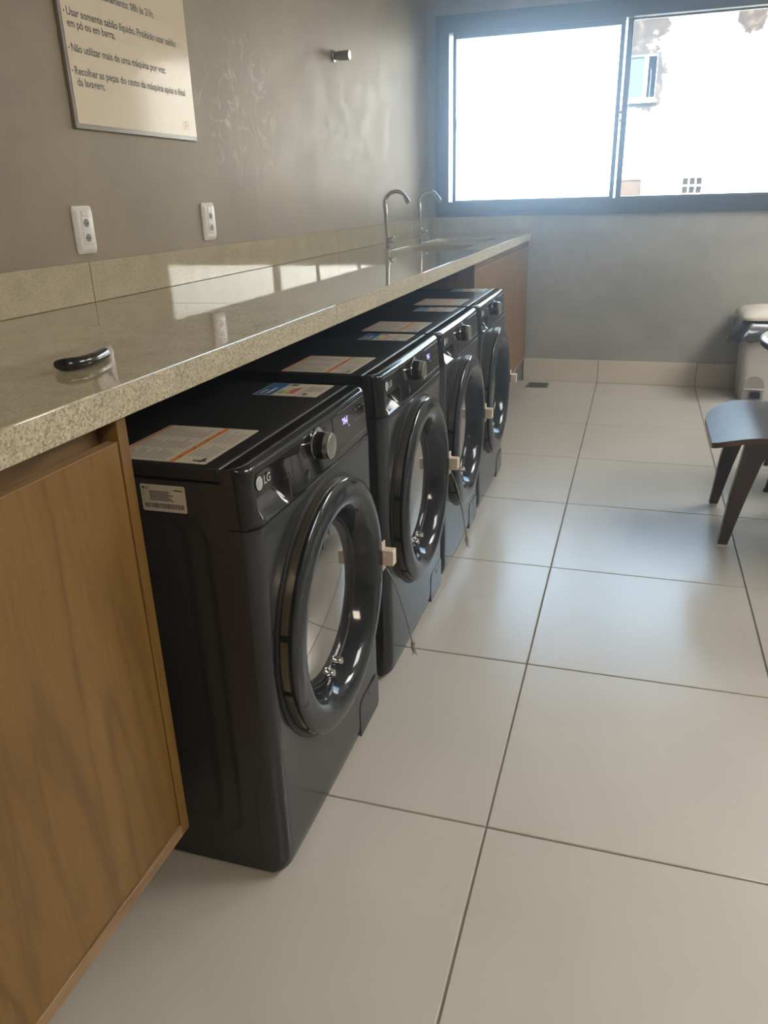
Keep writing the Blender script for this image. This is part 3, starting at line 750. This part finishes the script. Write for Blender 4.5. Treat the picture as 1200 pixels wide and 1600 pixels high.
# ------------------------------------------------------------------ wall things
sg = thing('notice_board', 'glossy rectangular notice with laundry rules in Portuguese on the left wall', 'sign', (0.002, 1.75, 1.43))
box('board', (0.0005, 1.443, 1.428), (0.010, 2.054, 2.30), M_SIGNE, sg, 0.001, 1)
box('face_sheet', (0.0101, 1.452, 1.440), (0.0116, 2.050, 2.292), M_SIGN, sg)
def line(s, y, z, y1, size=0.026, bul=True):
    text('lettering', s, size, (0.0119, y, z), (0, 1, 0), (0, 0, 1), M_INK, sg, bold=0.0005, width=y1 - y)
    if bul: lathe('bullet', (0.0117, y - 0.008, z + 0.007), (1, 0, 0), [(0, 0.0), (0, 0.0024), (0.0003, 0.0024), (0.0003, 0.0)], M_INK, sg, 10)
line('Horário de funcionamento: 08h às 21h;', 1.470, 1.7425, 1.872)
line('Usar somente sabão líquido. Proibido usar sabão', 1.470, 1.684, 1.980)
line('em pó ou em barra;', 1.467, 1.6585, 1.664, bul=False)
line('Não utilizar mais de uma máquina por vez;', 1.468, 1.6045, 1.903)
line('Recolher as peças do cesto da máquina após o final', 1.468, 1.5535, 2.004)
line('da lavagem;', 1.472, 1.528, 1.586, bul=False)
text('corner_lettering', 'UFI', 0.036, (0.0119, 1.968, 1.457), (0, 1, 0), (0, 0, 1), M_PINK, sg, width=0.036)

def socket(y0, y1, z0, z1, label):
    t = thing('wall_socket', label, 'socket', (0, (y0 + y1) / 2, z0), 'double wall sockets above the worktop')
    yc = (y0 + y1) / 2
    bm = bmesh.new()
    prof = [(0.0003, 0.0), (0.004, 0.0), (0.011, 0.007), (0.0125, 0.012)]
    rings = [[bm.verts.new((x, p[0], p[1])) for p in rrect(y0 + i_, z0 + i_ * 1.3, y1 - i_, z1 - i_ * 1.3, 0.009 if i_ < .01 else .004, 4)] for x, i_ in prof]
    for A, B in zip(rings, rings[1:]):
        for i in range(len(A)): bm.faces.new((A[i], A[(i + 1) % len(A)], B[(i + 1) % len(B)], B[i]))
    bm.faces.new(rings[0]); bm.faces.new(rings[-1])
    sharp(link('cover_plate', bm, M_WHITEP, t, True), 30)
    h = z1 - z0
    box('blank_module', (0.0122, yc - 0.014, z0 + h * 0.785), (0.0142, yc + 0.014, z0 + h * 0.90), M_WHITEP, t, 0.001, 2)
    for k in (0.335, 0.645):
        zc = z0 + h * k
        s = box('outlet_module', (0.0122, yc - 0.0165, zc - 0.0155), (0.0140, yc + 0.0165, zc + 0.0155), M_WHITEP, t, 0.0008, 1)
        bm = bmesh.new(); P = [(0.01405, yc + 0.0125 * math.cos(PI / 3 * i), zc + 0.0115 * math.sin(PI / 3 * i)) for i in range(6)]; addprism(bm, P, (0.0003, 0, 0))
        link('outlet_recess', bm, M_SOCK, s)
        bm = bmesh.new()
        for dy, dz in ((-0.006, 0), (0.006, 0), (0, -0.003)): addlathe(bm, (0.0144, yc + dy, zc + dz), (1, 0, 0), [(0, 0), (0, 0.0020), (0.0003, 0.0020), (0.0003, 0)], 8)
        link('pin_hole', bm, M_HOLE, s)
socket(1.374, 1.455, 1.123, 1.243, 'white double wall socket below the notice, left of the two')
socket(2.040, 2.123, 1.122, 1.242, 'white double wall socket above the worktop, right of the two')

pg = thing('wall_peg', 'small round steel peg fixed high on the left wall', 'hook', (0, 3.39, 1.848))
lathe('mounting_rose', (0.0004, 3.39, 1.848), (1, 0, 0), [(0, 0.0), (0, 0.024), (0.006, 0.024), (0.008, 0.021), (0.008, 0.0)], M_STEEL, pg, 28)
lathe('peg', (0.007, 3.39, 1.848), (1, 0, 0), [(0, 0.016), (0.018, 0.0165), (0.020, 0.0195), (0.072, 0.0200), (0.074, 0.0185), (0.074, 0.0)], M_STEEL, pg, 28)

# black bent bar lying on the worktop
hp = []
for i in range(13):
    q = i / 12; b0, b1, b2 = Vector((0.556, 0.567, 0)), Vector((0.608, 0.560, 0)), Vector((0.572, 0.666, 0))
    p_ = b0 * (1 - q) ** 2 + b1 * 2 * q * (1 - q) + b2 * q * q; hp.append((p_.x, p_.y, ZC + 0.0108))
hd = tube('pull_handle', hp, [0.0065, 0.0092] + [0.0104] * 11, M_HANDLE, None, 20)
tag(hd, 'short bent black bar handle lying loose on the granite worktop', 'handle')

# floor drain
dr = thing('floor_drain', 'square metal floor drain in front of the far skirting', 'drain', (0.822, 4.975, 0.0003))
bm = bmesh.new()
for a, b_ in (((0.748, 4.90, 0.0003), (0.896, 4.911, 0.003)), ((0.748, 5.039, 0.0003), (0.896, 5.05, 0.003)), ((0.748, 4.911, 0.0003), (0.759, 5.039, 0.003)), ((0.885, 4.911, 0.0003), (0.896, 5.039, 0.003))): addbox(bm, a, b_)
link('drain_frame', bm, M_DRAIN, dr)
box('drain_well', (0.759, 4.911, 0.0003), (0.885, 5.039, 0.0010), M_HOLE, dr)
for k in range(8): box('grate_bar', (0.759, 4.916 + k * 0.0155, 0.0011), (0.885, 4.925 + k * 0.0155, 0.0026), M_DRAIN, dr)

# ------------------------------------------------------------------ stool
st = thing('plywood_stool', 'dark stained wooden stool with curved seat and splayed plank legs at right edge', 'stool', (1.97, 2.65, 0))
def seat():
    bm = bmesh.new(); x0, x1, y0, y1 = 1.722, 2.225, 2.372, 2.93; th = 0.020
    nu, nv = 40, 30
    def hz(x):
        d = min(x - x0, x1 - x); k = max(0, 1 - d / 0.17); dip = 0.024 * math.cos((x - (x0 + x1) / 2) / (x1 - x0) * PI)
        return 0.462 - 0.060 * k ** 1.7 - dip
    def pt(u, v_, top):
        x = x0 + (x1 - x0) * u
        d = min(x - x0, x1 - x); R_ = 0.13
        ins = 0.0 if d > R_ else R_ * (1 - math.sqrt(max(0.0, 1 - (1 - d / R_) ** 2))) * 0.72
        y = (y0 + ins * 0.6) + (y1 - y0 - 2.5 * ins) * v_
        return Vector((x, y, hz(x) - (0 if top else th)))
    us = sorted({0.5 - 0.5 * math.cos(PI * i / nu) for i in range(nu + 1)})
    T = [[bm.verts.new(pt(u, j / nv, True)) for j in range(nv + 1)] for u in us]
    B = [[bm.verts.new(pt(u, j / nv, False)) for j in range(nv + 1)] for u in us]
    n = len(us)
    for i in range(n - 1):
        for j in range(nv):
            bm.faces.new((T[i][j], T[i + 1][j], T[i + 1][j + 1], T[i][j + 1])); bm.faces.new((B[i][j], B[i][j + 1], B[i + 1][j + 1], B[i + 1][j]))
        bm.faces.new((T[i][0], B[i][0], B[i + 1][0], T[i + 1][0])); bm.faces.new((T[i][nv], T[i + 1][nv], B[i + 1][nv], B[i][nv]))
    for j in range(nv):
        bm.faces.new((T[0][j], T[0][j + 1], B[0][j + 1], B[0][j])); bm.faces.new((T[-1][j], B[-1][j], B[-1][j + 1], T[-1][j + 1]))
    return bm
sharp(link('seat', seat(), M_STOOL, st, True), 50)
def leg(yc, mir):
    prof = [(1.789, 0.012), (1.796, 0.08), (1.806, 0.204), (1.816, 0.27), (1.825, 0.334), (1.831, 0.39), (1.832, 0.4165), (1.945, 0.4165), (1.925, 0.385), (1.896, 0.335), (1.862, 0.20), (1.84, 0.10), (1.822, 0.012)]
    P = [(x if not mir else 3.947 - x, yc, z) for x, z in prof]
    bm = bmesh.new(); addprism(bm, P, (0, 0.030, 0))
    l = link('leg', bm, M_STOOLL, st)
    xa, xb = (1.792, 1.819) if not mir else (3.947 - 1.819, 3.947 - 1.792)
    box('foot_pad', (xa, yc + 0.002, 0.0002), (xb, yc + 0.028, 0.0125), M_WHITEP, l)
for yc in (2.428, 2.853):
    for mir in (False, True): leg(yc, mir)
for mir in (False, True):
    xa = 1.862 if not mir else 3.947 - 1.885
    box('side_rail', (xa, 2.456, 0.385), (xa + 0.023, 2.855, 0.4160), M_STOOLL, st)

# round table and a far chair base, mostly outside the frame
tb = thing('round_table', 'glossy white round table with black edge just entering the right edge of the photo', 'table', (2.17, 2.66, 0))
TX, TY, TR = 2.335, 2.60, 0.475
TX = 2.332
lathe('table_edge', (TX, TY, 0.716), (0, 0, 1), [(0, 0.0), (0, TR - 0.004), (0.003, TR), (0.021, TR), (0.0235, TR - 0.003)], M_BLACKM, tb, 72)
lathe('tabletop', (TX, TY, 0.7385), (0, 0, 1), [(0, TR - 0.003), (0.0015, TR - 0.005), (0.002, TR - 0.008), (0.002, 0.0)], M_TABLE, tb, 72)
lathe('pedestal', (TX + 0.1, TY, 0.0), (0, 0, 1), [(0.002, 0.0), (0.002, 0.19), (0.010, 0.19), (0.016, 0.03), (0.06, 0.024), (0.69, 0.024), (0.704, 0.10), (0.7155, 0.10), (0.7155, 0.0)], M_BLACKM, tb, 36)
ch = thing('metal_stool', 'black metal stool frame whose thin feet show at the right edge behind the wooden stool', 'stool', (2.28, 3.30, 0))
for (x, y) in ((2.088, 3.47), (2.040, 3.09), (2.47, 3.47), (2.47, 3.09)):
    tube('leg', [(x, y, 0.012), (x + (2.27 - x) * 0.25, y + (3.28 - y) * 0.2, 0.44)], 0.0085, M_BLACKM, ch, 10)
    lathe('foot', (x, y, 0.0003), (0, 0, 1), [(0, 0.0), (0, 0.014), (0.012, 0.013), (0.018, 0.009), (0.018, 0.0)], M_RUB, ch, 14)
lathe('seat', (2.285, 3.29, 0.440), (0, 0, 1), [(0, 0.0), (0, 0.16), (0.005, 0.165), (0.026, 0.165), (0.030, 0.16), (0.030, 0.0)], M_BLACKM, ch, 40)

# ------------------------------------------------------------------ pedal bin by the far wall
bn = thing('pedal_bin', 'pale grey pedal bin with cream lid and black liner near the far wall', 'bin', (2.28, 4.88, 0))
bx0, bx1, by0, by1 = 2.085, 2.45, 4.745, 5.06
def tapered(name, z0, z1, i0, i1, m, par, x0=bx0, x1=bx1, y0=by0, y1=by1, r=0.04):
    bm = bmesh.new(); R0 = [bm.verts.new((x, y, z0)) for x, y in rrect(x0 + i0, y0 + i0, x1 - i0, y1 - i0, r)]; R1 = [bm.verts.new((x, y, z1)) for x, y in rrect(x0 + i1, y0 + i1, x1 - i1, y1 - i1, r)]
    n = len(R0)
    for i in range(n): bm.faces.new((R0[i], R0[(i + 1) % n], R1[(i + 1) % n], R1[i]))
    bm.faces.new(R0); bm.faces.new(R1)
    return sharp(link(name, bm, m, par, True), 35)
tapered('bin_body', 0.004, 0.455, 0.006, -0.012, M_BIN, bn)
# pedal recess with an arched outline, standing proud of the front
bm = bmesh.new(); P = [(2.105, by0 - 0.0005, 0.012), (2.225, by0 - 0.0005, 0.012), (2.225, by0 - 0.0005, 0.10)] + [(2.165 + 0.06 * math.cos(PI * i / 12), by0 - 0.0005, 0.10 + 0.06 * math.sin(PI * i / 12)) for i in range(1, 13)]
addprism(bm, P, (0, 0.012, 0)); link('pedal_recess', bm, mat('bin_recess', (0.30, 0.285, 0.27), 0.5), bn)
box('pedal_bar', (2.107, by0 - 0.006, 0.074), (2.223, by0 + 0.004, 0.083), M_BIN, bn, 0.002, 1)
box('pedal', (2.150, by0 - 0.03, 0.028), (2.205, by0 + 0.004, 0.066), M_BLACKM, bn, 0.004, 2)
# lid
bm = bmesh.new(); rings = []
for z, i_ in ((0.500, -0.045), (0.512, -0.048), (0.524, -0.044), (0.548, -0.010), (0.560, 0.040), (0.563, 0.10)):
    rings.append([bm.verts.new((x, y, z)) for x, y in rrect(bx0 + i_, by0 + i_, bx1 - i_, by1 - i_, 0.06 if i_ < .05 else .03)])
for A, B in zip(rings, rings[1:]):
    for i in range(len(A)): bm.faces.new((A[i], A[(i + 1) % len(A)], B[(i + 1) % len(A)], B[i]))
bm.faces.new(rings[0]); bm.faces.new(rings[-1]); sharp(link('lid', bm, M_LID, bn, True), 40)
# crumpled liner flaring out below the lid
bm = bmesh.new(); R = random.Random(5); rings = []; base = rrect(0, 0, 1, 1, 0.16, 8); n = len(base)
cr = [R.uniform(0, 1) for _ in range(n)]
for k, (z, o_) in enumerate(((0.503, 0.018), (0.485, 0.034), (0.465, 0.040), (0.440, 0.046), (0.418, 0.040), (0.425, 0.016))):
    ring = []
    for i, (u, v_) in enumerate(base):
        ex = o_ + (0.028 * k / 4) * (cr[i] - 0.4) + R.uniform(-0.005, 0.005)
        du, dv = u - 0.5, v_ - 0.5; lcorner = max(0, -du) * max(0, -dv) * 4
        ex += 0.085 * lcorner * (k / 4.0)
        z2 = z + (cr[(i * 3) % n] - 0.5) * 0.02 * k / 4 - 0.05 * lcorner * (k / 4.0)
        ring.append(bm.verts.new((bx0 + (bx1 - bx0) * u + du * 2 * ex, by0 + (by1 - by0) * v_ + dv * 2 * ex, z2)))
    rings.append(ring)
for A, B in zip(rings, rings[1:]):
    for i in range(n): bm.faces.new((A[i], A[(i + 1) % n], B[(i + 1) % n], B[i]))
tag(link('bin_liner', bm, M_BAG, bn, True), 'crumpled black plastic liner')

# ------------------------------------------------------------------ fill lamps added out of view to brighten the room
def fill_lamp(x, y, label, watts, col, h=0.3):
    t = thing('fill_light', label, 'lamp', (x, y, HC), 'added fill lights'); g = h - 0.015
    bm = bmesh.new(); rectframe_h(bm, x, y, h, g)
    link('fill_frame', bm, M_WHITEP, t)
    box('fill_diffuser', (x - g, y - g, HC - .024), (x + g, y + g, HC - .018), mat('fill_diffuser', (0.8, 0.77, 0.70), 0.5, emit=col, es=watts / (4 * g * g) / 12), t)
    ld = bpy.data.lights.new('fill_glow', 'AREA'); ld.size = 2 * g; ld.energy = watts; ld.color = col
    lo = bpy.data.objects.new('fill_glow', ld); COL.objects.link(lo); lo.parent = t; lo.location = (0, 0, -0.034)
def rectframe_h(bm, x, y, h, g):
    for a, b_ in (((x - h, y - h, HC - .03), (x + h, y - g, HC)), ((x - h, y + g, HC - .03), (x + h, y + h, HC)), ((x - h, y - g, HC - .03), (x - g, y + g, HC)), ((x + g, y - g, HC - .03), (x + h, y + g, HC))): addbox(bm, a, b_)
fill_lamp(2.7, -1.5, 'square warm fill light added on the ceiling behind the camera', 50, FILL_COLOR, 0.45)
fill_lamp(3.65, 1.9, 'large square fill light added halfway along the right side of the room', 72, (1.0, 0.96, 0.90), 0.6)
fill_lamp(3.65, 4.1, 'large square fill light added near the window on the right side of the room', 88, (1.0, 0.97, 0.93), 0.6)

# thin scattering volume added to imitate lens glare around the window
hm = bpy.data.materials.new('glare_haze'); hm.use_nodes = True; nt = hm.node_tree; nt.nodes.clear()
vo = N(nt, 'ShaderNodeVolumeScatter'); vo.inputs['Density'].default_value = 0.065; vo.inputs['Anisotropy'].default_value = 0.88; vo.inputs['Color'].default_value = (0.96, 0.98, 1.0, 1)
out = N(nt, 'ShaderNodeOutputMaterial'); nt.links.new(vo.outputs[0], out.inputs['Volume'])
hz = box('glare_haze', (0.003, YB + 0.01, 0.004), (XR - 0.02, L - 0.03, HC - 0.04), hm)
tag(hz, 'thin pale volume added across the room for the lens glare around the window', 'haze', kind='stuff')
